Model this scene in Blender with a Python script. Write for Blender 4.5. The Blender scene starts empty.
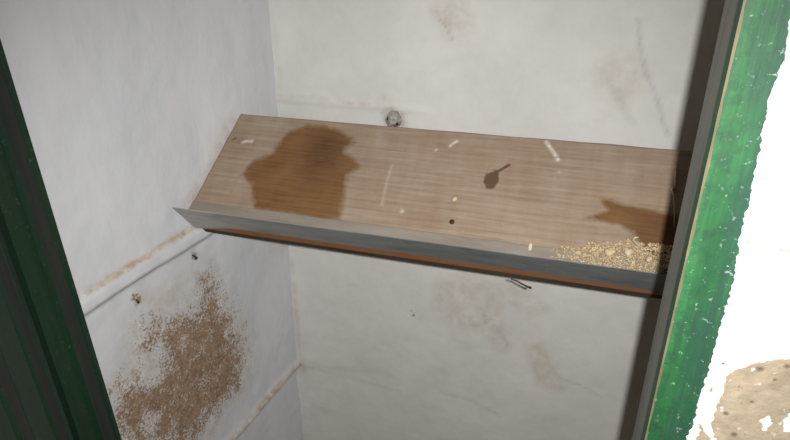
import bpy, bmesh, math, random
import numpy as np
from mathutils import Vector, Matrix, noise
random.seed(7)
rng = np.random.default_rng(7)
S = bpy.context.scene
C = S.collection

# ------------------------------------------------------------------ camera
FOC, YAW, PIT, ROL = 600.0, -0.31858, 0.44734, 0.0141
def cam_axes():
    cz, sz, cp, sp, cr, sr = math.cos(YAW), math.sin(YAW), math.cos(PIT), math.sin(PIT), math.cos(ROL), math.sin(ROL)
    fw = Vector((sz*cp, cz*cp, -sp)); r0 = Vector((cz, -sz, 0)); d0 = fw.cross(r0)
    return cr*r0 + sr*d0, -sr*r0 + cr*d0, fw
RT, DN, FW = cam_axes()
cam = bpy.data.cameras.new('camera'); co = bpy.data.objects.new('camera', cam); C.objects.link(co)
cam.sensor_width = 36; cam.lens = FOC/790*36; cam.clip_start = 0.01
M = Matrix((RT, -DN, -FW)).transposed().to_4x4(); co.matrix_world = M
S.camera = co
def ray(x, y): return RT*(x-395) + DN*(y-220) + FW*FOC

# ------------------------------------------------------------------ survey of the place: the planes things stand on
TAN, LEAN, XC = math.tan(0.107), 0.02105, -0.6673
YB, YF, YR = 1.2, 0.5, 0.572            # back wall, front of the frame, back of the frame
def left_x(y, z): return XC + LEAN*z + TAN*(y-YB)
def on_left(x, y):
    r = ray(x, y); n = Vector((1, -TAN, -LEAN)); return r*((XC - TAN*YB)/n.dot(r))
def on_y(x, y, v): r = ray(x, y); return r*(v/r.y)
A = Vector((-0.6889, 1.0653, -0.3383)); B = Vector((-0.7111, 0.8859, -0.4763))
U = Vector((0, -0.79268, -0.60964)); N = Vector((0, -0.60964, 0.79268)); EX = Vector((1, 0, 0))
def on_board(x, y):
    r = ray(x, y); p = r*(N.dot(A)/N.dot(r)); return p.x, (p-A).dot(U)
def bpt(x, u, n=0.0): return Vector((x, A.y, A.z)) + U*u + N*n

# ------------------------------------------------------------------ mesh helpers
def sdpoly(P, poly):
    """signed distance of points to a polygon, positive inside"""
    P = np.asarray(P, float); V = np.asarray(poly, float)
    d = np.full(len(P), 1e9); ins = np.zeros(len(P), bool)
    for i in range(len(V)):
        a, b = V[i], V[(i+1) % len(V)]
        e = b-a; w = P-a
        t = np.clip((w@e)/max(e@e, 1e-12), 0, 1)
        d = np.minimum(d, np.linalg.norm(w - t[:, None]*e, axis=1))
        c = ((a[1] <= P[:, 1]) & (b[1] > P[:, 1])) | ((b[1] <= P[:, 1]) & (a[1] > P[:, 1]))
        with np.errstate(divide='ignore', invalid='ignore'):
            xi = a[0] + (P[:, 1]-a[1])*(b[0]-a[0])/(b[1]-a[1])
        ins ^= c & (P[:, 0] < xi)
    return np.where(ins, d, -d)
def sdline(P, pts):
    P = np.asarray(P, float); V = np.asarray(pts, float); d = np.full(len(P), 1e9)
    for a, b in zip(V[:-1], V[1:]):
        e = b-a; w = P-a; t = np.clip((w@e)/(e@e), 0, 1)
        d = np.minimum(d, np.linalg.norm(w - t[:, None]*e, axis=1))
    return d
def link(name, me, mat, parent=None, smooth=False):
    o = bpy.data.objects.new(name, me); C.objects.link(o)
    for m in (mat if isinstance(mat, (list, tuple)) else [mat]): me.materials.append(m)
    if smooth:
        for p in me.polygons: p.use_smooth = True
    if parent:
        o.parent = parent; o.matrix_parent_inverse = Matrix.Translation(-parent.location)
    return o
def from_bm(name, bm, mat, parent=None, smooth=False):
    bmesh.ops.recalc_face_normals(bm, faces=bm.faces)
    me = bpy.data.meshes.new(name); bm.to_mesh(me); bm.free()
    return link(name, me, mat, parent, smooth)
def attr(me, name, vals):
    a = me.attributes.new(name, 'FLOAT', 'POINT'); a.data.foreach_set('value', np.asarray(vals, np.float32))
def sheet(name, nu, nv, front, back, mat, parent=None, smooth=True):
    """a slab: a fine front surface front(i/nu, j/nv) and a coarse flat back, closed round the edge"""
    vs = [front(i/nu, j/nv) for j in range(nv+1) for i in range(nu+1)]
    nf = len(vs); idx = lambda i, j: j*(nu+1)+i
    fs = [(idx(i, j), idx(i+1, j), idx(i+1, j+1), idx(i, j+1)) for j in range(nv) for i in range(nu)]
    ring = [idx(i, 0) for i in range(nu+1)] + [idx(nu, j) for j in range(1, nv+1)] + [idx(i, nv) for i in range(nu-1, -1, -1)] + [idx(0, j) for j in range(nv-1, 0, -1)]
    par = lambda k: ((k % (nu+1))/nu, (k//(nu+1))/nv)
    vs += [back(*par(k)) for k in ring]; n = len(ring)
    for k in range(n):
        fs.append((ring[(k+1) % n], ring[k], nf+k, nf+(k+1) % n))
    fs.append(tuple(nf+k for k in range(n-1, -1, -1)))
    me = bpy.data.meshes.new(name); me.from_pydata([tuple(v) for v in vs], [], fs); me.update()
    o = link(name, me, mat, parent)
    for p in me.polygons[:nu*nv]: p.use_smooth = smooth
    return o, np.array([tuple(v) for v in vs[:nf]]), len(vs)
def pad(v, n): return np.concatenate([np.asarray(v, float), np.zeros(n-len(v))])
def box_bm(bm, lo, hi):
    vs = [bm.verts.new((x, y, z)) for x in (lo[0], hi[0]) for y in (lo[1], hi[1]) for z in (lo[2], hi[2])]
    for f in ((0,1,3,2),(4,6,7,5),(0,4,5,1),(2,3,7,6),(0,2,6,4),(1,5,7,3)): bm.faces.new([vs[i] for i in f])
    return vs
def prism(bm, profile, place, s0, s1, ns=1, mats=None):
    """sweeps a closed profile from s0 to s1; place(p, s) -> point"""
    rings = [[bm.verts.new(place(p, s0(p) + (s1(p)-s0(p))*k/ns)) for p in profile] for k in range(ns+1)]
    n = len(profile)
    for k in range(ns):
        for i in range(n):
            f = bm.faces.new((rings[k][i], rings[k][(i+1) % n], rings[k+1][(i+1) % n], rings[k+1][i]))
            if mats: f.material_index = mats[i]
    bm.faces.new(rings[0][::-1]); bm.faces.new(rings[-1])
def tube(bm, pts, rad, seg=8):
    pts = [Vector(p) for p in pts]; rings = []
    for i, p in enumerate(pts):
        t = (pts[min(i+1, len(pts)-1)] - pts[max(i-1, 0)]).normalized()
        a = t.orthogonal().normalized(); b = t.cross(a)
        r = rad[i] if isinstance(rad, (list, tuple)) else rad
        rings.append([bm.verts.new(p + a*(r*math.cos(6.28319*k/seg)) + b*(r*math.sin(6.28319*k/seg))) for k in range(seg)])
    for q in range(len(rings)-1):
        for k in range(seg): bm.faces.new((rings[q][k], rings[q][(k+1) % seg], rings[q+1][(k+1) % seg], rings[q+1][k]))
    bm.faces.new(rings[0][::-1]); bm.faces.new(rings[-1])
def blob(bm, c, rx, ry, rz, rot, rough=0.15, sub=2, seed=0):
    r = bmesh.ops.create_icosphere(bm, subdivisions=sub, radius=1)
    for v in r['verts']:
        k = 1 + rough*noise.noise(v.co*1.7 + Vector((seed*3.1, seed*1.7, 0)))
        q = Vector((v.co.x*rx, v.co.y*ry, v.co.z*rz))*k
        v.co = rot @ q + c
def fbm(p, sc, octv=3):
    return noise.fractal(Vector(p)*sc, 1.0, 2.0, octv)
def tag(o, label, cat, group=None, kind=None):
    o['label'] = label; o['category'] = cat
    if group: o['group'] = group
    if kind: o['kind'] = kind
    return o
def empty(name, loc):
    o = bpy.data.objects.new(name, None); C.objects.link(o); o.location = loc; o.empty_display_size = 0.05
    return o

# ------------------------------------------------------------------ materials
def srgb(r, g, b):
    f = lambda c: c/12.92 if c <= 0.04045 else ((c+0.055)/1.055)**2.4
    return (f(r/255), f(g/255), f(b/255), 1)
class Mat:
    def __init__(s, name, rough=0.8, metal=0.0, spec=0.5):
        s.m = bpy.data.materials.new(name); s.m.use_nodes = True
        s.t = s.m.node_tree; s.b = s.t.nodes['Principled BSDF']
        s.b.inputs['Roughness'].default_value = rough; s.b.inputs['Metallic'].default_value = metal
        s.b.inputs['Specular IOR Level'].default_value = spec
    def node(s, kind, **kw):
        n = s.t.nodes.new(kind)
        for k, v in kw.items():
            setattr(n, k, v)
        return n
    def put(s, sock, v):
        if hasattr(v, 'is_linked') or hasattr(v, 'links'): s.t.links.new(v, sock)
        else: sock.default_value = v
    def coord(s, scale=(1, 1, 1)):
        tc = s.node('ShaderNodeTexCoord'); mp = s.node('ShaderNodeMapping'); mp.inputs['Scale'].default_value = scale
        s.t.links.new(tc.outputs['Object'], mp.inputs['Vector']); return mp.outputs['Vector']
    def vec(s, a, b, c=0.0):
        n = s.node('ShaderNodeCombineXYZ')
        for i, v in enumerate((a, b, c)): s.put(n.inputs[i], v)
        return n.outputs[0]
    def noise(s, v, scale, detail=4, rough=0.55, lo=0.3, hi=0.7, dist=0.0):
        n = s.node('ShaderNodeTexNoise'); s.t.links.new(v, n.inputs['Vector'])
        n.inputs['Scale'].default_value = scale; n.inputs['Detail'].default_value = detail; n.inputs['Roughness'].default_value = rough
        n.inputs['Distortion'].default_value = dist
        return s.remap(n.outputs['Fac'], lo, hi)
    def remap(s, v, lo, hi, a=0.0, b=1.0):
        n = s.node('ShaderNodeMapRange'); s.put(n.inputs['Value'], v)
        for k, x in zip(('From Min', 'From Max', 'To Min', 'To Max'), (lo, hi, a, b)): n.inputs[k].default_value = x
        return n.outputs[0]
    def math(s, op, a, b=0.0):
        n = s.node('ShaderNodeMath', operation=op); s.put(n.inputs[0], a); s.put(n.inputs[1], b); return n.outputs[0]
    def attr(s, name):
        return s.node('ShaderNodeAttribute', attribute_name=name).outputs['Fac']
    def mix(s, f, a, b):
        n = s.node('ShaderNodeMix', data_type='RGBA')
        s.put(n.inputs[0], f); s.put(n.inputs[6], a); s.put(n.inputs[7], b); return n.outputs[2]
    def color(s, c): s.put(s.b.inputs['Base Color'], c)
    def bump(s, h, strength=0.3, dist=0.002):
        n = s.node('ShaderNodeBump'); n.inputs['Strength'].default_value = strength; n.inputs['Distance'].default_value = dist
        s.t.links.new(h, n.inputs['Height']); s.t.links.new(n.outputs[0], s.b.inputs['Normal'])

def whitewash(name, ca, cb, stretch=(1, 1, 1)):
    m = Mat(name, 0.9, 0, 0.2)
    v = m.coord(stretch); w = m.coord()
    c = m.mix(m.noise(v, 5, 5, 0.6, 0.35, 0.65), srgb(*ca), srgb(*cb))
    c = m.mix(m.math('MULTIPLY', m.noise(v, 28, 5, 0.65, 0.45, 0.75), 0.12), c, srgb(168, 166, 160))
    # tan grime and yellowed blotches
    st = m.math('MULTIPLY', m.attr('stain'), m.noise(w, 38, 5, 0.65, 0.3, 0.62))
    c = m.mix(st, c, srgb(182, 162, 138))
    gr = m.math('MULTIPLY', m.attr('marks_shade'), m.noise(w, 60, 4, 0.6, 0.25, 0.6))
    c = m.mix(gr, c, srgb(104, 102, 100))  # dark marks, and the shade painted under the left wall's ridges
    # flaked patch: bare earth render, grainy at its rim
    we = m.math('ADD', m.attr('wear'), m.math('ADD', m.math('MULTIPLY', m.math('SUBTRACT', m.noise(w, 190, 5, 0.8, 0.36, 0.64), 0.5), 2.3),
                                              m.math('MULTIPLY', m.math('SUBTRACT', m.noise(w, 34, 3, 0.6, 0.3, 0.7), 0.5), 1.1)))
    we = m.remap(we, 0.0, 0.5)
    earth = m.mix(m.noise(w, 70, 4, 0.6), srgb(122, 92, 62), srgb(168, 138, 106))
    c = m.mix(m.math('MULTIPLY', we, 0.93), c, earth)
    m.color(c)
    h = m.math('ADD', m.math('MULTIPLY', m.noise(v, 22, 5, 0.6, 0, 1), 1.3), m.math('MULTIPLY', m.noise(w, 120, 3, 0.6, 0, 1), 0.35))
    m.bump(m.math('SUBTRACT', h, m.math('MULTIPLY', we, 0.25)), 0.25, 0.004)
    return m.m
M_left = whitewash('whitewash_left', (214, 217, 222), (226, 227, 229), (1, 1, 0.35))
M_back = whitewash('whitewash_back', (216, 215, 211), (226, 225, 221))
M_plain = whitewash('whitewash_plain', (214, 213, 209), (226, 224, 220))

def make_front():
    m = Mat('outer_whitewash', 0.9, 0, 0.2); w = m.coord()
    c = m.mix(m.noise(w, 9, 4), srgb(236, 236, 234), srgb(246, 246, 245))
    we = m.math('ADD', m.attr('wear'), m.math('MULTIPLY', m.math('SUBTRACT', m.noise(w, 110, 4, 0.65, 0.3, 0.7), 0.5), 0.9))
    we = m.remap(we, 0.0, 0.25)
    mort = m.mix(m.noise(w, 60, 5, 0.6), srgb(150, 136, 115), srgb(172, 158, 136))
    mort = m.mix(m.noise(w, 260, 3, 0.6, 0.62, 0.76), mort, srgb(112, 88, 62))
    mort = m.mix(m.noise(w, 130, 2, 0.5, 0.66, 0.76), mort, srgb(214, 208, 196))
    c = m.mix(we, c, mort)
    c = m.mix(m.math('MULTIPLY', m.attr('marks_shade'), m.noise(w, 170, 3, 0.6, 0.1, 0.5)), c, srgb(110, 92, 74))
    m.color(c)
    m.bump(m.math('ADD', m.noise(w, 40, 5, 0.6, 0, 1), m.math('MULTIPLY', m.noise(w, 300, 3, 0.6, 0, 1), 0.3)), 0.4, 0.004)
    return m.m
M_front = make_front()

def make_green(name, ca, cb, cc, gloss=0.45, flecks=0.6, older=False):
    m = Mat(name, gloss, 0, 0.4); v = m.coord((1, 1, 0.09)); w = m.coord()
    c = m.mix(m.noise(v, 60, 5, 0.6, 0.32, 0.68), srgb(*ca), srgb(*cb))
    c = m.mix(m.math('MULTIPLY', m.noise(v, 130, 5, 0.65, 0.48, 0.68), 0.8), c, srgb(*cc))
    c = m.mix(m.math('MULTIPLY', m.noise(w, 190, 3, 0.6, 0.64, 0.72), flecks), c, srgb(176, 204, 184))
    c = m.mix(m.math('MULTIPLY', m.noise(w, 60, 5, 0.75, 0.47, 0.65), flecks*1.3), c, srgb(22, 56, 38))
    if older:
        sx = m.node('ShaderNodeSeparateXYZ'); m.t.links.new(w, sx.inputs[0])
        f = m.math('ADD', m.remap(sx.outputs[0], 0.104, 0.128), m.math('MULTIPLY', m.math('SUBTRACT', m.noise(v, 90, 5, 0.65, 0.3, 0.7), 0.5), 1.3))
        c = m.mix(m.math('MULTIPLY', m.remap(f, 0.2, 0.9), 0.75), c, srgb(34, 68, 54))
        c = m.mix(m.math('MULTIPLY', m.remap(sx.outputs[0], 0.1, 0.133), m.noise(w, 120, 5, 0.7, 0.6, 0.68)), c, srgb(150, 176, 164))
    m.color(c); m.bump(m.noise(v, 150, 4, 0.6, 0, 1), 0.25, 0.002)
    return m.m
M_green = make_green('green_paint', (22, 76, 38), (46, 104, 60), (40, 66, 52), 0.6, 0.5, True)
M_darkgreen = make_green('dark_green_paint', (20, 46, 30), (26, 56, 36), (36, 46, 38), 0.5, 0.1)  # darker green, for the left post and the door
def make_two(name, ca, cb, scale, stretch, rough=0.8, metal=0.0, bump=0.2):
    m = Mat(name, rough, metal, 0.3); v = m.coord(stretch)
    m.color(m.mix(m.noise(v, scale, 5, 0.6), srgb(*ca), srgb(*cb))); m.bump(m.noise(v, scale*3, 4, 0.6, 0, 1), bump, 0.002)
    return m.m
M_worn = make_two('grey_worn_paint', (32, 42, 34), (50, 52, 46), 50, (1, 1, 0.08), 0.6)
M_bare = make_two('bare_arris_wood', (96, 94, 70), (136, 126, 102), 60, (1, 1, 0.3))
M_reveal = make_two('grey_grime_on_paint', (112, 114, 108), (138, 138, 130), 50, (1, 1, 0.1), 0.7)
M_rust = make_two('rusty_board_edge', (156, 92, 44), (146, 112, 84), 24, (0.35, 1, 1))
M_batten = make_two('dark_batten_wood', (58, 48, 40), (84, 70, 58), 40, (0.15, 1, 1))
M_strip = make_two('pale_strip_wood', (128, 119, 107), (150, 141, 130), 40, (0.2, 1, 1))
M_chaff = make_two('grain_chaff', (176, 148, 110), (218, 198, 162), 120, (1, 1, 1), 0.7)
M_kernel = make_two('pale_grain', (190, 164, 128), (216, 196, 164), 90, (1, 1, 1), 0.6)
M_straw = make_two('straw', (192, 180, 150), (216, 206, 184), 90, (1, 1, 1), 0.6)
M_iron = make_two('rusty_iron', (52, 40, 32), (96, 64, 42), 160, (1, 1, 1), 0.8, 0.3)
M_twig = make_two('dark_twig', (46, 38, 32), (70, 58, 48), 160, (1, 1, 1), 0.9)
M_peg = make_two('whitewashed_peg', (120, 112, 102), (200, 196, 188), 130, (1, 1, 1), 0.9)
M_thread = make_two('dusty_thread', (180, 168, 150), (226, 220, 210), 130, (1, 1, 1), 0.9)
M_earth = make_two('earth_floor', (140, 126, 106), (168, 152, 128), 8, (1, 1, 1), 0.95)

def make_board():
    m = Mat('stained_pine', 0.8, 0, 0.25)
    x, u = m.attr('along'), m.attr('across')
    v = m.vec(m.math('MULTIPLY', x, 1.0), m.math('MULTIPLY', u, 22.0))
    v2 = m.vec(m.math('MULTIPLY', x, 9.0), m.math('MULTIPLY', u, 1.5), 3.0)
    w = m.vec(x, u)
    c = m.mix(m.noise(v, 7, 5, 0.6, 0.33, 0.67), srgb(142, 123, 103), srgb(166, 148, 129))
    c = m.mix(m.math('MULTIPLY', m.noise(v2, 4, 4, 0.6, 0.4, 0.7), 0.35), c, srgb(176, 162, 148))
    c = m.mix(m.math('MULTIPLY', m.noise(w, 9, 5, 0.65, 0.42, 0.72), 0.5), c, srgb(140, 112, 88))
    c = m.mix(m.math('MULTIPLY', m.noise(w, 110, 4, 0.7, 0.6, 0.75), 0.35), c, srgb(184, 170, 152))
    st = m.attr('stain')
    st = m.remap(m.math('ADD', st, m.math('MULTIPLY', m.math('SUBTRACT', m.noise(w, 45, 4, 0.6, 0.3, 0.7), 0.5), 0.4)), -0.12, 0.5)
    brown = m.mix(m.noise(v, 10, 5, 0.6, 0.3, 0.7), srgb(96, 60, 28), srgb(124, 88, 50))
    brown = m.mix(m.math('MULTIPLY', m.noise(w, 16, 3, 0.6, 0.35, 0.65), 0.5), brown, srgb(136, 100, 62))
    brown = m.mix(m.math('MULTIPLY', m.attr('core'), m.noise(v, 14, 5, 0.65, 0.2, 0.75)), brown, srgb(64, 38, 20))
    c = m.mix(m.math('MULTIPLY', st, 0.92), c, brown)
    dk = m.remap(m.math('ADD', m.attr('dark'), m.math('MULTIPLY', m.math('SUBTRACT', m.noise(w, 90, 4, 0.6, 0.3, 0.7), 0.5), 0.5)), 0.0, 0.5)
    c = m.mix(m.math('MULTIPLY', dk, 0.85), c, srgb(84, 58, 40))
    wh = m.math('MULTIPLY', m.attr('white'), m.noise(w, 150, 3, 0.6, 0.25, 0.55))
    c = m.mix(wh, c, srgb(224, 218, 208))
    m.color(c); m.bump(m.noise(v, 16, 5, 0.6, 0, 1), 0.3, 0.0015)
    return m.m
M_board = make_board()
def make_metal():
    m = Mat('galvanised_edging', 0.5, 0.4, 0.5); v = m.coord((0.25, 1, 1)); w = m.coord()
    c = m.mix(m.noise(v, 30, 5, 0.6), srgb(112, 116, 118), srgb(142, 146, 146))
    c = m.mix(m.math('MULTIPLY', m.noise(v, 90, 4, 0.6, 0.5, 0.75), 0.5), c, srgb(84, 88, 92))
    c = m.mix(m.math('MULTIPLY', m.noise(w, 70, 4, 0.7, 0.62, 0.74), 0.5), c, srgb(176, 168, 154))
    c = m.mix(m.math('MULTIPLY', m.attr('left_pale'), m.noise(v, 40, 4, 0.6, 0.2, 0.6)), c, srgb(196, 192, 184))
    m.color(c); m.bump(m.noise(v, 60, 4, 0.6, 0, 1), 0.15, 0.001)
    return m.m
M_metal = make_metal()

# ------------------------------------------------------------------ the niche walls
ZB, ZT = -1.6, 0.36
def yz(px): 
    p = on_left(*px); return (p.y, p.z)
def xz(px, v=YB):
    p = on_y(px[0], px[1], v); return (p.x, p.z)
# left wall, with its two plaster ridges
def ridge(z, y):
    z1 = -0.5225 + 0.0015*math.sin(y*19); z2 = z1 - 0.027
    h = 0.0
    if z < z1 + 0.006 and z > z2:
        t = (z1 + 0.006 - z)/0.012
        h = 0.009*min(1, max(0, t))
    elif z <= z2:
        h = 0.009*max(0, 1 - (z2 - z)/0.011)**1.5
    z3 = -1.098 + 0.002*math.sin(y*23+1); d = z - z3
    h += 0.011*math.exp(-(d/0.014)**2)
    if d < 0: h -= 0.008*min(1, -d/0.015)
    return h
Y0L, Y1L = 0.575, YB + 0.05
def lf(s, t):
    y = Y0L + (Y1L-Y0L)*s; z = ZB + (ZT-ZB)*t
    h = 0.0035*fbm((y, z*0.8, 1.3), 4) + 0.0008*fbm((y, z, 7.7), 26) + ridge(z, y)
    return Vector((left_x(y, z) + h, y, z))
def lb(s, t):
    y = Y0L + (Y1L-Y0L)*s; z = ZB + (ZT-ZB)*t
    return Vector((left_x(y, z) - 0.1, y, z))
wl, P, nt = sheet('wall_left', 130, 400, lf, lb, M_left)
P2 = P[:, 1:3]
patch = [(204,280),(214,283),(221,298),(232,322),(240,340),(243,362),(237,388),(222,404),(205,420),(196,446),(112,446),(113,402),(121,387),(136,381),(152,378),(163,366),(160,352),(148,346),(146,332),(160,326),(175,318),(190,312),(201,302)]
wear = np.clip(sdpoly(P2, [yz(p) for p in patch])/0.045, -4, 0.9)
hole = np.minimum(sdpoly(P2, [yz(p) for p in [(146,413),(160,417),(157,430),(145,428)]])/0.012, 1)
hole2 = np.minimum(sdpoly(P2, [yz(p) for p in [(150,372),(163,370),(160,383),(150,386)]])/0.02, 1)
wear = np.where(hole > -1, wear - 0.9*np.clip(hole+1, 0, 1), wear); wear = wear - 0.6*np.clip(hole2+1, 0, 1)
for q, rr in (((134,297), .004), ((138,300), .0045), ((143,345), .004), ((193,255), .0035)):
    wear = np.maximum(wear, np.clip(0.8-(np.linalg.norm(P2-np.array(yz(q)), axis=1)/rr-1)*0.8, -2, 0.8))
attr(wl.data, 'wear', np.concatenate([wear, np.full(nt-len(wear), -2.0)]))
z1 = -0.5225
st = 1.3*np.exp(-((P[:, 2]-z1-0.003)/0.006)**2)*np.clip((1.12-P[:, 1])/0.1, 0, 1) + 1.1*np.exp(-((P[:, 2]+1.092)/0.012)**2)
st += 0.45*np.clip(1+sdpoly(P2, [yz(p) for p in [(205,270),(245,330),(250,370),(215,425),(195,450),(115,450),(120,380),(150,300)]])/0.06, 0, 1)
st += 0.5*np.clip(1+sdpoly(P2, [yz(p) for p in [(186,205),(196,190),(212,160),(232,118),(236,122),(205,190),(195,212)]])/0.02, 0, 1)
st += 0.3*np.clip(1-sdline(P2, [yz(p) for p in [(283,335),(278,350),(276,365)]])/0.01, 0, 1)
attr(wl.data, 'stain', pad(np.clip(st, 0, 1), nt))
so = 0.4*np.exp(-((P[:, 2]-(z1-0.030))/0.004)**2) + 0.35*np.exp(-((P[:, 2]+1.117)/0.006)**2)  # shade under both ridges, painted into the colour as dark lines
so += 0.9*np.clip(1.3-sdline(P2, [yz((134,297)), yz((138,300))])/0.005, 0, 1)*0.6
so += 0.6*np.clip(1-sdline(P2, [yz((192,253)), yz((195,256))])/0.012, 0, 1)
attr(wl.data, 'marks_shade', pad(np.clip(so, 0, 1), nt))
tag(wl, 'left whitewashed wall of the recess, with plaster ridges and a flaked brown patch', 'wall', kind='structure')

# back wall
XB0, XB1 = -0.8, 0.34
def bf(s, t):
    x = XB0 + (XB1-XB0)*s; z = ZB + (ZT-ZB)*t
    h = 0.003*fbm((x, 3.1, z), 4) + 0.0007*fbm((x, 9.1, z), 26)
    zr = -0.3385 - 0.012*(x+0.55)
    if x < -0.3: h += 0.004*math.exp(-((z-zr)/0.006)**2)*min(1, (-0.3-x)/0.06)
    h += 0.004*(0.5+0.5*math.tanh((-1.085 + 0.015*math.sin(x*11) - z)/0.012))*-1*max(0, min(1, (-0.35-x)/0.15))
    return Vector((x, YB - h, z))
wb, P, nt = sheet('wall_back', 190, 330, bf, lambda s, t: Vector((XB0 + (XB1-XB0)*s, YB+0.12, ZB + (ZT-ZB)*t)), M_back)
P2 = P[:, [0, 2]]
def bl(poly, soft, k): return k*np.clip(1 + sdpoly(P2, [xz(p) for p in poly])/soft, 0, 1)
def lnb(pts, w, k): return k*np.clip(1 - sdline(P2, [xz(p) for p in pts])/w, 0, 1)
st = bl([(440,285),(470,278),(492,292),(497,318),(480,326),(455,322),(440,305)], 0.03, 0.4)
st += bl([(500,285),(528,296),(545,310),(530,312),(505,300)], 0.02, 0.35)
st += bl([(528,348),(540,344),(555,372),(560,388),(540,384)], 0.02, 0.4)
st += bl([(484,316),(500,326),(508,350),(496,350)], 0.02, 0.35)
st += bl([(604,68),(630,60),(640,86),(622,98),(606,90)], 0.03, 0.3)
st += bl([(436,10),(462,6),(470,26),(448,28)], 0.025, 0.4)
st += lnb([(274,96),(300,97),(340,101),(386,107)], 0.006, 0.55)
st += lnb([(274,20),(277,60),(281,100)], 0.012, 0.15) + lnb([(291,262),(300,350),(304,372)], 0.012, 0.4)
st += lnb([(385,100),(395,112),(405,125)], 0.02, 0.35) + lnb([(285,255),(287,268)], 0.008, 0.8)
attr(wb.data, 'stain', pad(np.clip(st, 0, 1), nt))
so = lnb([(638,20),(640,45),(645,70),(656,95),(662,120),(668,135)], 0.007, 0.3)
so += lnb([(610,80),(622,105),(632,122)], 0.012, 0.2) + lnb([(412,311),(414,316)], 0.003, 1.2)
so += lnb([(440,20),(448,28),(452,40)], 0.004, 0.35) + lnb([(560,378),(585,388),(602,397)], 0.004, 0.3)
so += lnb([(440,392),(470,400),(500,416)], 0.006, 0.22) + lnb([(500,330),(506,345)], 0.01, 0.25)
so += lnb([(300,366),(340,376),(400,392)], 0.008, 0.12)
so += bl([(384,114),(392,110),(402,116),(402,128),(388,128)], 0.012, 0.5)
attr(wb.data, 'marks_shade', pad(np.clip(so, 0, 1), nt))
attr(wb.data, 'wear', np.full(nt, -2.0))
tag(wb, 'whitewashed back wall of the recess behind the sloping board', 'wall', kind='structure')

def plain(name, lo, hi, mat, label, cat):
    bm = bmesh.new(); box_bm(bm, lo, hi); o = from_bm(name, bm, mat)
    if mat is M_plain: attr(o.data, 'wear', np.full(len(o.data.vertices), -2.0))
    return tag(o, label, cat, kind='structure')
XRW = 0.30
plain('wall_right', (XRW, 0.62, ZB), (XRW+0.1, YB-0.004, ZT), M_earth, 'unseen right side of the recess behind the green post, browned to dim bounced light', 'wall')  # out of view; brown chosen to darken and warm the bounce beside the post
plain('ceiling', (-0.95, 0.62, ZT), (XRW+0.1, YB+0.12, ZT+0.1), M_plain, 'whitewashed top of the recess', 'ceiling')
plain('floor', (-2.2, -1.8, ZB-0.1), (2.2, YB+0.12, ZB), M_earth, 'earth floor in and before the recess', 'floor')

# ------------------------------------------------------------------ green door frame and door
XJ, XL, LN = 0.0953, -0.686, 0.02
frame = empty('trim_1', (XJ+0.03, YF+0.03, ZB))
tag(frame, 'weathered green wooden frame around the opening of the recess', 'door frame', kind='structure')
def wob(z, k): return 0.0012*noise.noise(Vector((k, 2.2, z*3.0)))
prof = [(XJ+0.0017, YF), (XJ+0.034, YF), (0.165, YF), (0.165, YR), (XJ+0.001, YR), (XJ, YR-0.001), (XJ, YF+0.02), (XJ, YF+0.0019)]
bm = bmesh.new()
def rp(p, z):
    k = 0.0011*noise.noise(Vector((3.3, 1.2, z*45))) + 0.0006*noise.noise(Vector((3.3, 5.2, z*160)))
    x, y = p
    if p is prof[0]: x += k + wob(z, 1)
    elif p is prof[-1]: y += k
    return Vector((x, y, z))
prism(bm, prof, rp, lambda p: ZB, lambda p: 0.3, 260, [0, 0, 0, 0, 1, 1, 0, 2])
post = from_bm('post', bm, [M_green, M_reveal, M_bare], frame)
post['label'] = 'bright green right post with a worn pale arris'
prof_l = [(XL, YF), (XL, YF+0.02), (XL-0.006, YF+0.024), (XL-0.006, YF+0.034), (XL, YF+0.038), (XL, YF+0.058), (XL-0.004, YF+0.0605), (XL, YF+0.063), (XL, YR-0.003), (XL-0.003, YR), (XL-0.09, YR), (XL-0.09, YF)]
bm = bmesh.new()
prism(bm, prof_l, lambda p, z: Vector((p[0]-LN*(z+0.33), p[1], z)), lambda p: ZB, lambda p: 0.3, 1, [0,0,0,0,1,0,0,0,0,0,0,0])
post2 = from_bm('post', bm, [M_darkgreen, M_worn], frame)
post2['label'] = 'dark green left post with moulded reveal'
bm = bmesh.new(); box_bm(bm, (XL-0.09, YF, 0.3), (0.165, YR, 0.37)); from_bm('head', bm, M_green, frame)

ang = math.radians(-58); DV = Vector((math.cos(ang), math.sin(ang), 0)); DNRM = Vector((-DV.y, DV.x, 0))   # DNRM faces the room's right
H0 = Vector((XL, YF-0.004, 0))
prof = []; pm = []; pitch = 0.0885
edges = [0.004, 0.058] + [0.058 + pitch*k for k in range(1, 8)]
for k in range(len(edges)-1):
    a, b = edges[k], edges[k+1]
    prof += [(a+0.0005, -0.0055), (a+0.006, -0.0005), (a+0.0085, 0.0), (b-0.034, 0.0), (b-0.032, -0.003), (b-0.030, 0.0), (b-0.0055, 0.0), (b-0.0005, -0.0055)]
    pm += [0, 0, 0, 0, 0, 1, 0, 0]
prof += [(edges[-1], -0.03), (0.004, -0.03)]
bm = bmesh.new()
prism(bm, prof, lambda p, z: H0 + DV*p[0] + DNRM*p[1] + Vector((-LN*(z+0.33), 0, z)), lambda p: ZB+0.012, lambda p: 0.29, 1, pm + [0, 0])
door = from_bm('door_1', bm, [M_darkgreen, M_worn])
tag(door, 'dark green plank door swung open at the left edge', 'door', kind='structure')

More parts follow.
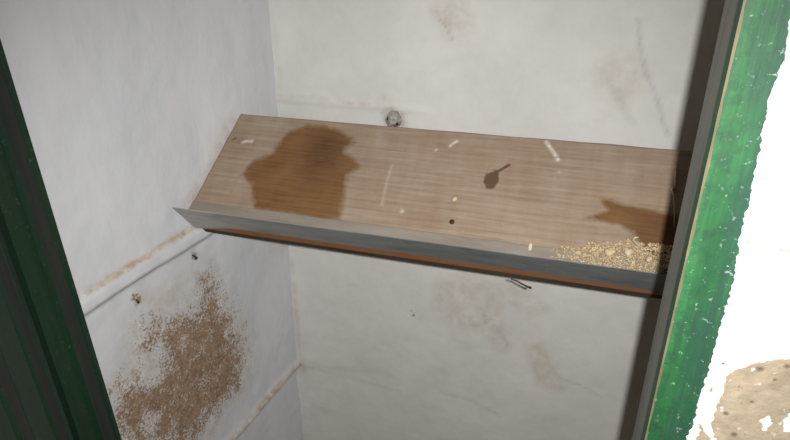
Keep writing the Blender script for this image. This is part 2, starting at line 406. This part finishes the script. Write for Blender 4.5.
# ------------------------------------------------------------------ outer wall round the frame
edge_px = [(795,5),(789,22),(783,60),(772,90),(766,105),(760,140),(754,170),(748,205),(741,232),(733,280),(722,320),(708,370),(688,435),(684,450)]
ez = sorted((xz(p, YF)[1], xz(p, YF)[0]) for p in edge_px)
def edge_x(z):
    x = float(np.interp(z, [e[0] for e in ez], [e[1] for e in ez]))
    return x + 0.0016*noise.noise(Vector((0.3, 0.7, z*60))) + 0.0013*noise.noise(Vector((0.3, 4.7, z*190))) + 0.0012*noise.noise(Vector((0.3, 6.7, z*420)))
X1, ZT2, YO = 1.0, 0.6, YF-0.004
NZ = 620
def zs(t): return float(np.interp(t, [0, 0.15, 0.9, 1], [ZB, -0.62, 0.02, ZT2]))
def qx(s): return float(np.interp(s, [0, 0.75, 1], [0, 0.15, 1]))
def ff(s, t):
    z = zs(t); x0 = edge_x(z); q = qx(s); x = x0 + (X1-x0)*q
    h = 0.0022*fbm((x, 1.1, z), 14) + 0.0007*fbm((x, 2.1, z), 60)
    k = min(1, (x-x0)/0.004)
    return Vector((x, YO + 0.0045*(1-k)**2 - h*k, z))
wf, P, nt = sheet('wall_front', 150, NZ, ff, lambda s, t: Vector((edge_x(zs(t)) + (X1-edge_x(zs(t)))*qx(s), YF+0.001, zs(t))), M_front)
P2 = P[:, [0, 2]]
fx = lambda L: [xz(p, YO) for p in L]
w1 = sdpoly(P2, fx([(800,352),(790,357),(775,359),(752,364),(736,369),(726,376),(721,395),(715,410),(711,424),(717,446),(800,450)]))
w1 = np.minimum(w1, -sdpoly(P2, fx([(761,420),(768,417),(772,424),(765,429)]))); w1 = np.minimum(w1, -sdpoly(P2, fx([(783,420),(800,410),(800,430),(784,430)])))
w2 = sdpoly(P2, fx([(699,424),(705,428),(712,442),(700,448),(694,446)]))
w3 = sdpoly(P2, fx([(712,384),(715,384),(711,402),(708,406),(707,400)])) - 0.0012
attr(wf.data, 'wear', np.concatenate([np.clip(np.maximum(np.maximum(w1, w2), w3)/0.005, -1.5, 1), np.full(nt-len(P), -2.0)]))
so = 0.8*np.clip(1.5-sdline(P2, fx([(742,241),(752,243),(770,245),(780,249),(795,253)]))/0.0013, 0, 1)
for p, r in (((764,178), .0016), ((727,306), .0016), ((760,370), .0026), ((726,414), .002), ((734,434), .0022), ((775,380), .0013), ((752,402), .0013), ((723,364), .0018), ((787,366), .002)):
    c = np.array(xz(p, YO)); so = np.maximum(so, np.clip(1.6-np.linalg.norm(P2-c, axis=1)/r, 0, 1))
attr(wf.data, 'marks_shade', pad(so, nt))
tag(wf, 'bright whitewashed outer wall right of the green post, with a chipped tan patch', 'wall', kind='structure')
plain('wall_front', (0.166, YF+0.002, ZB), (X1, 0.62, ZT2), M_plain, 'masonry of the outer wall behind its whitewash', 'wall')
plain('wall_front', (-1.7, YF, ZB), (XL-0.091, 0.574, ZT2), M_plain, 'outer wall left of the open green door', 'wall')
plain('wall_front', (XL-0.09, YF, 0.371), (0.165, 0.618, ZT2), M_plain, 'outer wall above the green frame', 'wall')

# ------------------------------------------------------------------ the sloping shelf
XR = XRW - 0.001
UE, TH = 0.2505, 0.04                      # board width and thickness
shelf = empty('sloping_shelf', bpt(-0.2, 0.12, -TH))
tag(shelf, 'stained sloping wooden shelf board with a grey metal lip, fixed between whitewashed walls', 'shelf')
def xl(u, n):                              # where the left wall meets the shelf
    p = bpt(0, u, n); return left_x(p.y, p.z) + 0.002
def tf(s, t):
    u = UE*(1-t); x0 = xl(u, 0); x = x0 + (XR-x0)*s
    wv = 0.0006*noise.noise(Vector((x*2, u*40, 0)))
    return bpt(x, u - (0.0015*noise.noise(Vector((x*12, 1, 0))) if t == 1 else 0), wv)
def tb(s, t):
    u = UE*(1-t); x0 = xl(u, -TH); return bpt(x0 + (XR-x0)*s, u, -TH)
bo, P, nt = sheet('board', 380, 96, tf, tb, [M_board, M_rust], shelf)
uu = np.array([(Vector(p)-A).dot(U) for p in P]); P2 = np.stack([P[:, 0], uu], 1)
allu = np.array([(v.co-A).dot(U) for v in bo.data.vertices])
allx = np.array([v.co.x for v in bo.data.vertices])
for p in bo.data.polygons:
    if p.normal.dot(U) > 0.9: p.material_index = 1
attr(bo.data, 'along', allx); attr(bo.data, 'across', allu)
ob = lambda L: [on_board(*p) for p in L]
big = [(238,176),(251,161),(272,152),(280,139),(290,130),(308,124),(322,124),(338,128),(353,136),(356,143),(346,151),(359,160),(360,168),(349,176),(347,195),(341,221),(325,221),(303,219),(270,213),(253,210),(251,192),(250,184)]
rgt = [(597,197),(612,199),(630,205),(650,209),(690,214),(690,266),(655,262),(640,247),(632,233),(618,226),(600,222),(583,219),(590,214),(606,210)]
stn = np.maximum(np.clip(sdpoly(P2, ob(big))/0.02, -1, 1), np.clip(sdpoly(P2, ob(rgt))/0.014, -1, 1))
attr(bo.data, 'stain', np.concatenate([stn, np.full(nt-len(P), -1.0)]))
core = 1.1*np.clip(1.15 - np.linalg.norm((P2-np.array(on_board(322, 155)))/np.array((0.06, 0.075)), axis=1), 0, 1)
core = np.maximum(core, 1.0*np.clip(1.4 - np.linalg.norm((P2-np.array(on_board(331, 165)))/np.array((0.012, 0.007)), axis=1), 0, 1))
core = np.maximum(core, 0.7*np.clip(1-np.abs(sdpoly(P2, ob(big))-0.004)/0.005, 0, 1)*0.5)
core = np.maximum(core, 0.8*np.clip(1.2+sdpoly(P2, ob([(640,222),(690,222),(690,262),(660,258),(648,240)]))/0.03, 0, 1)*0.8)
attr(bo.data, 'core', pad(np.clip(core, 0, 1), nt))
dk = sdpoly(P2, ob([(482,182),(485,174),(492,171),(500,172),(499,183),(494,190),(486,189)]))/0.006
dk = np.maximum(dk, 1.2-sdline(P2, ob([(494,173),(502,169),(509,165)]))/0.003)
dk = np.maximum(dk, 0.8-np.linalg.norm(P2-np.array(on_board(496, 172)), axis=1)/0.008)
dk = np.maximum(dk, 0.75-sdline(P2, ob([(232,140),(236,138)]))/0.003)
attr(bo.data, 'dark', np.concatenate([np.clip(dk, -1, 1), np.full(nt-len(P), -1.0)]))
wh = 0.9*np.clip(1.5-sdline(P2, ob([(546,142),(552,150),(558,160)]))/0.003, 0, 1)
wh = np.maximum(wh, 0.75*np.clip(1.5-sdline(P2, ob([(450,146),(457,141)]))/0.003, 0, 1))
wh = np.maximum(wh, 0.22*np.clip(1.3-sdline(P2, ob([(392,165),(386,185),(382,205)]))/0.003, 0, 1))
wh = np.maximum(wh, 0.7*np.clip(1.4-sdline(P2, ob([(243,142),(252,141)]))/0.004, 0, 1))
for q, r in (((402,211), .004), ((436,150), .003), ((560,172), .003), ((414,127), .004)):
    wh = np.maximum(wh, 0.5*np.clip(1.5-np.linalg.norm(P2-np.array(on_board(*q)), axis=1)/r, 0, 1))
attr(bo.data, 'white', pad(np.clip(wh, 0, 1), nt))
# pale strip lying along the front of the board
bm = bmesh.new()
sp = [(0.2135, 0.0002), (0.2135, 0.0028), (0.2145, 0.0036), (0.2465, 0.0036), (0.2465, 0.0002)]
prism(bm, sp, lambda p, x: bpt(x, p[0] + (0.0012*noise.noise(Vector((x*22, 3, 0))) if p[0] < 0.22 else 0), p[1]), lambda p: xl(p[0], p[1])+0.001, lambda p: XR-0.001, 120)
o = from_bm('edging_strip', bm, M_strip, shelf); o['label'] = 'pale strip along the front of the board'
# the metal lip: a thin flange standing off the board's front edge, its left end flaring down to the wall
UL = 0.2508; TM = 0.0016
xs = np.linspace(0, 1, 121)
def lip_x(s, n):
    x0 = xl(UL, n) + 0.0005; return x0 + (XR-0.001-x0)*s
bm = bmesh.new(); rows = []
for s in xs:
    xx = lip_x(s, 0.0)
    k = min(1, max(0, (xx + 0.70)/0.085))
    lowd = -0.0375*(1-k) - 0.0145*k - 0.006*max(0, (xx+0.1)/0.3)
    top = 0.0432 + 0.0005*noise.noise(Vector((xx*9, 0, 0))) + 0.0015*max(0, (xx+0.45)/0.6)
    row = []
    for du, nlist in ((TM, (lowd, 0.0, 0.02, top)), (0.0, (top, 0.02, 0.0, lowd))):
        for nn in nlist:
            row.append(bm.verts.new(bpt(lip_x(s, nn), UL + du + 0.0008*noise.noise(Vector((xx*7, nn*20, 5))), nn)))
    rows.append(row)
for a, b in zip(rows[:-1], rows[1:]):
    for i in range(8): bm.faces.new((a[i], a[(i+1) % 8], b[(i+1) % 8], b[i]))
bm.faces.new(rows[0][::-1]); bm.faces.new(rows[-1])
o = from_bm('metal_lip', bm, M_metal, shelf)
attr(o.data, 'left_pale', [0.75*min(1, max(0, (-0.25-v.co.x)/0.4)) for v in o.data.vertices])  # base colour grows paler towards the left end
o['label'] = 'grey galvanised metal lip along the front edge'
bm = bmesh.new()
prism(bm, [(0.212, -TH-0.018), (0.212, -TH-0.0003), (0.2495, -TH-0.0003), (0.2495, -TH-0.018)], lambda p, x: bpt(x, *p), lambda p: xl(*p)+0.012, lambda p: XR-0.001)
o = from_bm('batten', bm, M_batten, shelf); o['label'] = 'dark batten under the front edge'
bx, bu = on_board(452, 222)
bm = bmesh.new(); tube(bm, [bpt(bx, bu, 0.0), bpt(bx, bu, 0.0012), bpt(bx, bu, 0.002)], [0.0048, 0.0048, 0.003], 12)
o = from_bm('nail_head', bm, M_iron, shelf); o['label'] = 'rusty nail head'
# dab of white paint on the strip
bx, bu = on_board(530, 250)
bm = bmesh.new(); blob(bm, bpt(bx, bu-0.004, 0.0036), 0.0028, 0.0075, 0.0006, Matrix((EX, U, N)).transposed(), 0.4, 2, 3)
o = from_bm('paint_dab', bm, M_straw, shelf); o['label'] = 'white dab'

# ------------------------------------------------------------------ grain and litter on the shelf
def top_n(u): return 0.0036 if u > 0.2085 else 0.0006
bm = bmesh.new()
RB = Matrix((EX, U, N)).transposed()
n = 0
while n < 2000:
    x = -0.03 + 0.215*random.random()**0.8
    k = min(1, max(0, (x+0.03)/0.11))
    umin = 0.214 - 0.032*k + 0.008*noise.noise(Vector((x*50, 0, 0)))
    u = 0.2475 - (0.2475-umin)*random.random()**0.9
    if random.random() > 0.25 + 0.75*k: continue
    pile = (0.006*k)*max(0, (u-umin)/0.05)
    L = random.uniform(0.0014, 0.0036); wd = L*random.uniform(0.35, 0.6)
    R = RB @ Matrix.Rotation(random.uniform(0, 6.28), 3, 'Z') @ Matrix.Rotation(random.uniform(-0.4, 0.4), 3, 'Y')
    blob(bm, bpt(x, min(u, 0.2455), top_n(u) + wd*0.5 + pile*random.random()), L, wd, wd*0.6, R, 0.25, 1, n)
    n += 1
ch = from_bm('grain_chaff', bm, M_chaff, None, True)
tag(ch, 'yellowish grain chaff heaped against the metal lip near the green post', 'grain', kind='stuff')
def crumb(px, sz, label, cat='crumb', mat=None, h=0.0, seed=0, name='bread_crumb', group=None):
    x, u = on_board(*px); bm = bmesh.new()
    R = RB @ Matrix.Rotation(seed*1.3, 3, 'Z')
    blob(bm, bpt(x, u, top_n(u) + sz[2]*0.9 + h), sz[0], sz[1], sz[2], R, 0.45, 3, seed)
    o = from_bm(name, bm, mat or M_kernel, None, True); return tag(o, label, cat, group)
crumb((610,255), (.0062,.0085,.005), 'cream coloured lump among the chaff, left of the pale round one', h=0.004, seed=1)
crumb((628,254), (.0072,.007,.0055), 'pale roundish lump in the chaff below the straw curl', mat=M_straw, h=0.004, seed=2)
crumb((455,200), (.005,.004,.003), 'small tan crumb alone in the middle of the board', seed=4)
crumb((578,255), (.006,.004,.004), 'small cream crumb at the left end of the chaff', h=0.001, seed=5)
crumb((648,262), (.006,.005,.005), 'tan crumb in the chaff nearest the green post', mat=M_chaff, h=0.004, seed=6)
x, u = on_board(640, 250)
bm = bmesh.new(); tube(bm, [bpt(x, u, .006), bpt(x-.004, u-.003, .011), bpt(x-.010, u-.004, .017), bpt(x-.0135, u-.005, .023), bpt(x-.012, u-.006, .029), bpt(x-.007, u-.006, .0325)], [.0012,.0018,.002,.002,.0017,.0008], 8)
tag(from_bm('straw', bm, M_straw, None, True), 'pale curl of straw sticking up out of the chaff', 'straw')
bm = bmesh.new()
pts = [(675,166),(675,174),(675,182),(674,188),(671,190),(673,196),(674,206),(674,216),(674,228)]
tube(bm, [bpt(*on_board(*p), 0.0022 + 0.0008*(i % 2)) for i, p in enumerate(pts)], [.0007,.0012,.0016,.0011,.0016,.0009,.0007,.0007,.0005], 7)
tag(from_bm('straw', bm, M_thread, None, True), 'thin pale strand lying up the board beside the green post', 'straw')
# twig caught under the batten
bm = bmesh.new()
p0 = bpt(-0.075, 0.2475, -TH-0.016)
def lip_pt(px): 
    r = ray(*px); P0 = bpt(0, 0.2525, 0); return r*(U.dot(P0)/U.dot(r))
tw = [lip_pt(p) for p in ((511,279),(517,281),(523,284.5),(528,287),(531,288))]
tube(bm, tw, [.0012,.0014,.0014,.0016,.0024], 7)
tag(from_bm('twig', bm, M_twig, None, True), 'small dark twig hanging below the lip at the middle right', 'twig')

# ------------------------------------------------------------------ pegs and nails in the walls
c = on_y(394, 119, YB-0.006)
bm = bmesh.new()
blob(bm, c + Vector((0, -0.002, 0)), .016, .014, .016, Matrix.Identity(3), 0.35, 3, 9)
pg = from_bm('wall_peg', bm, M_peg, None, True); tag(pg, 'whitewashed peg stub in the back wall just above the board', 'peg')
pg.location = (0, 0, 0)
for q, (dx, dz) in enumerate(((-0.0085, 0.003), (0.011, -0.006))):
    bm = bmesh.new(); blob(bm, c + Vector((dx, -0.0135, dz)), .0032, .0022, .0038, Matrix.Identity(3), 0.3, 2, q)
    o = from_bm('hole_rim', bm, M_iron, pg, True); o['label'] = 'dark worn hole'
def wall_nail(px, lab, s=1.0):
    p = on_left(*px); h = lf((p.y-Y0L)/(Y1L-Y0L), (p.z-ZB)/(ZT-ZB)).x
    q = Vector((h, p.y, p.z)); root = empty('nail', q)
    tag(root, lab, 'nail')
    bm = bmesh.new(); tube(bm, [q+Vector((-.003,0,0)), q+Vector((.006*s,-.002,-.001)), q+Vector((.010*s,-.004,-.003))], .0016*s, 8); from_bm('shank', bm, M_iron, root, True)
    e = q+Vector((.010*s,-.004,-.003)); bm = bmesh.new(); tube(bm, [e, e+Vector((.0012,-.0003,-.0003))], .0036*s, 10); from_bm('head', bm, M_iron, root, True)
wall_nail((192, 255), 'dark rusty nail in the left wall just under the left end of the lip')
wall_nail((136, 299), 'small rusty nail in the left wall above the brown flaked patch', 0.7)

# ------------------------------------------------------------------ light: the camera's flash and the dim room
fl = bpy.data.lights.new('camera_flash', 'SPOT'); fo = bpy.data.objects.new('camera_flash', fl); C.objects.link(fo)
fl.energy = 50; fl.shadow_soft_size = 0.0075; fl.spot_size = math.radians(104); fl.spot_blend = 1.0; fl.color = (1.0, 0.985, 0.96)
Mf = M @ Matrix.Rotation(math.radians(-7), 4, 'X'); Mf.translation = RT*0.034 - DN*0.006; fo.matrix_world = Mf
W = bpy.data.worlds.new('world'); S.world = W; W.use_nodes = True
bg = W.node_tree.nodes['Background']; bg.inputs[0].default_value = (1.0, 0.96, 0.88, 1); bg.inputs[1].default_value = 0.065
S.view_settings.view_transform = 'Standard'; S.view_settings.look = 'None'
S.view_settings.exposure = 0; S.view_settings.gamma = 1
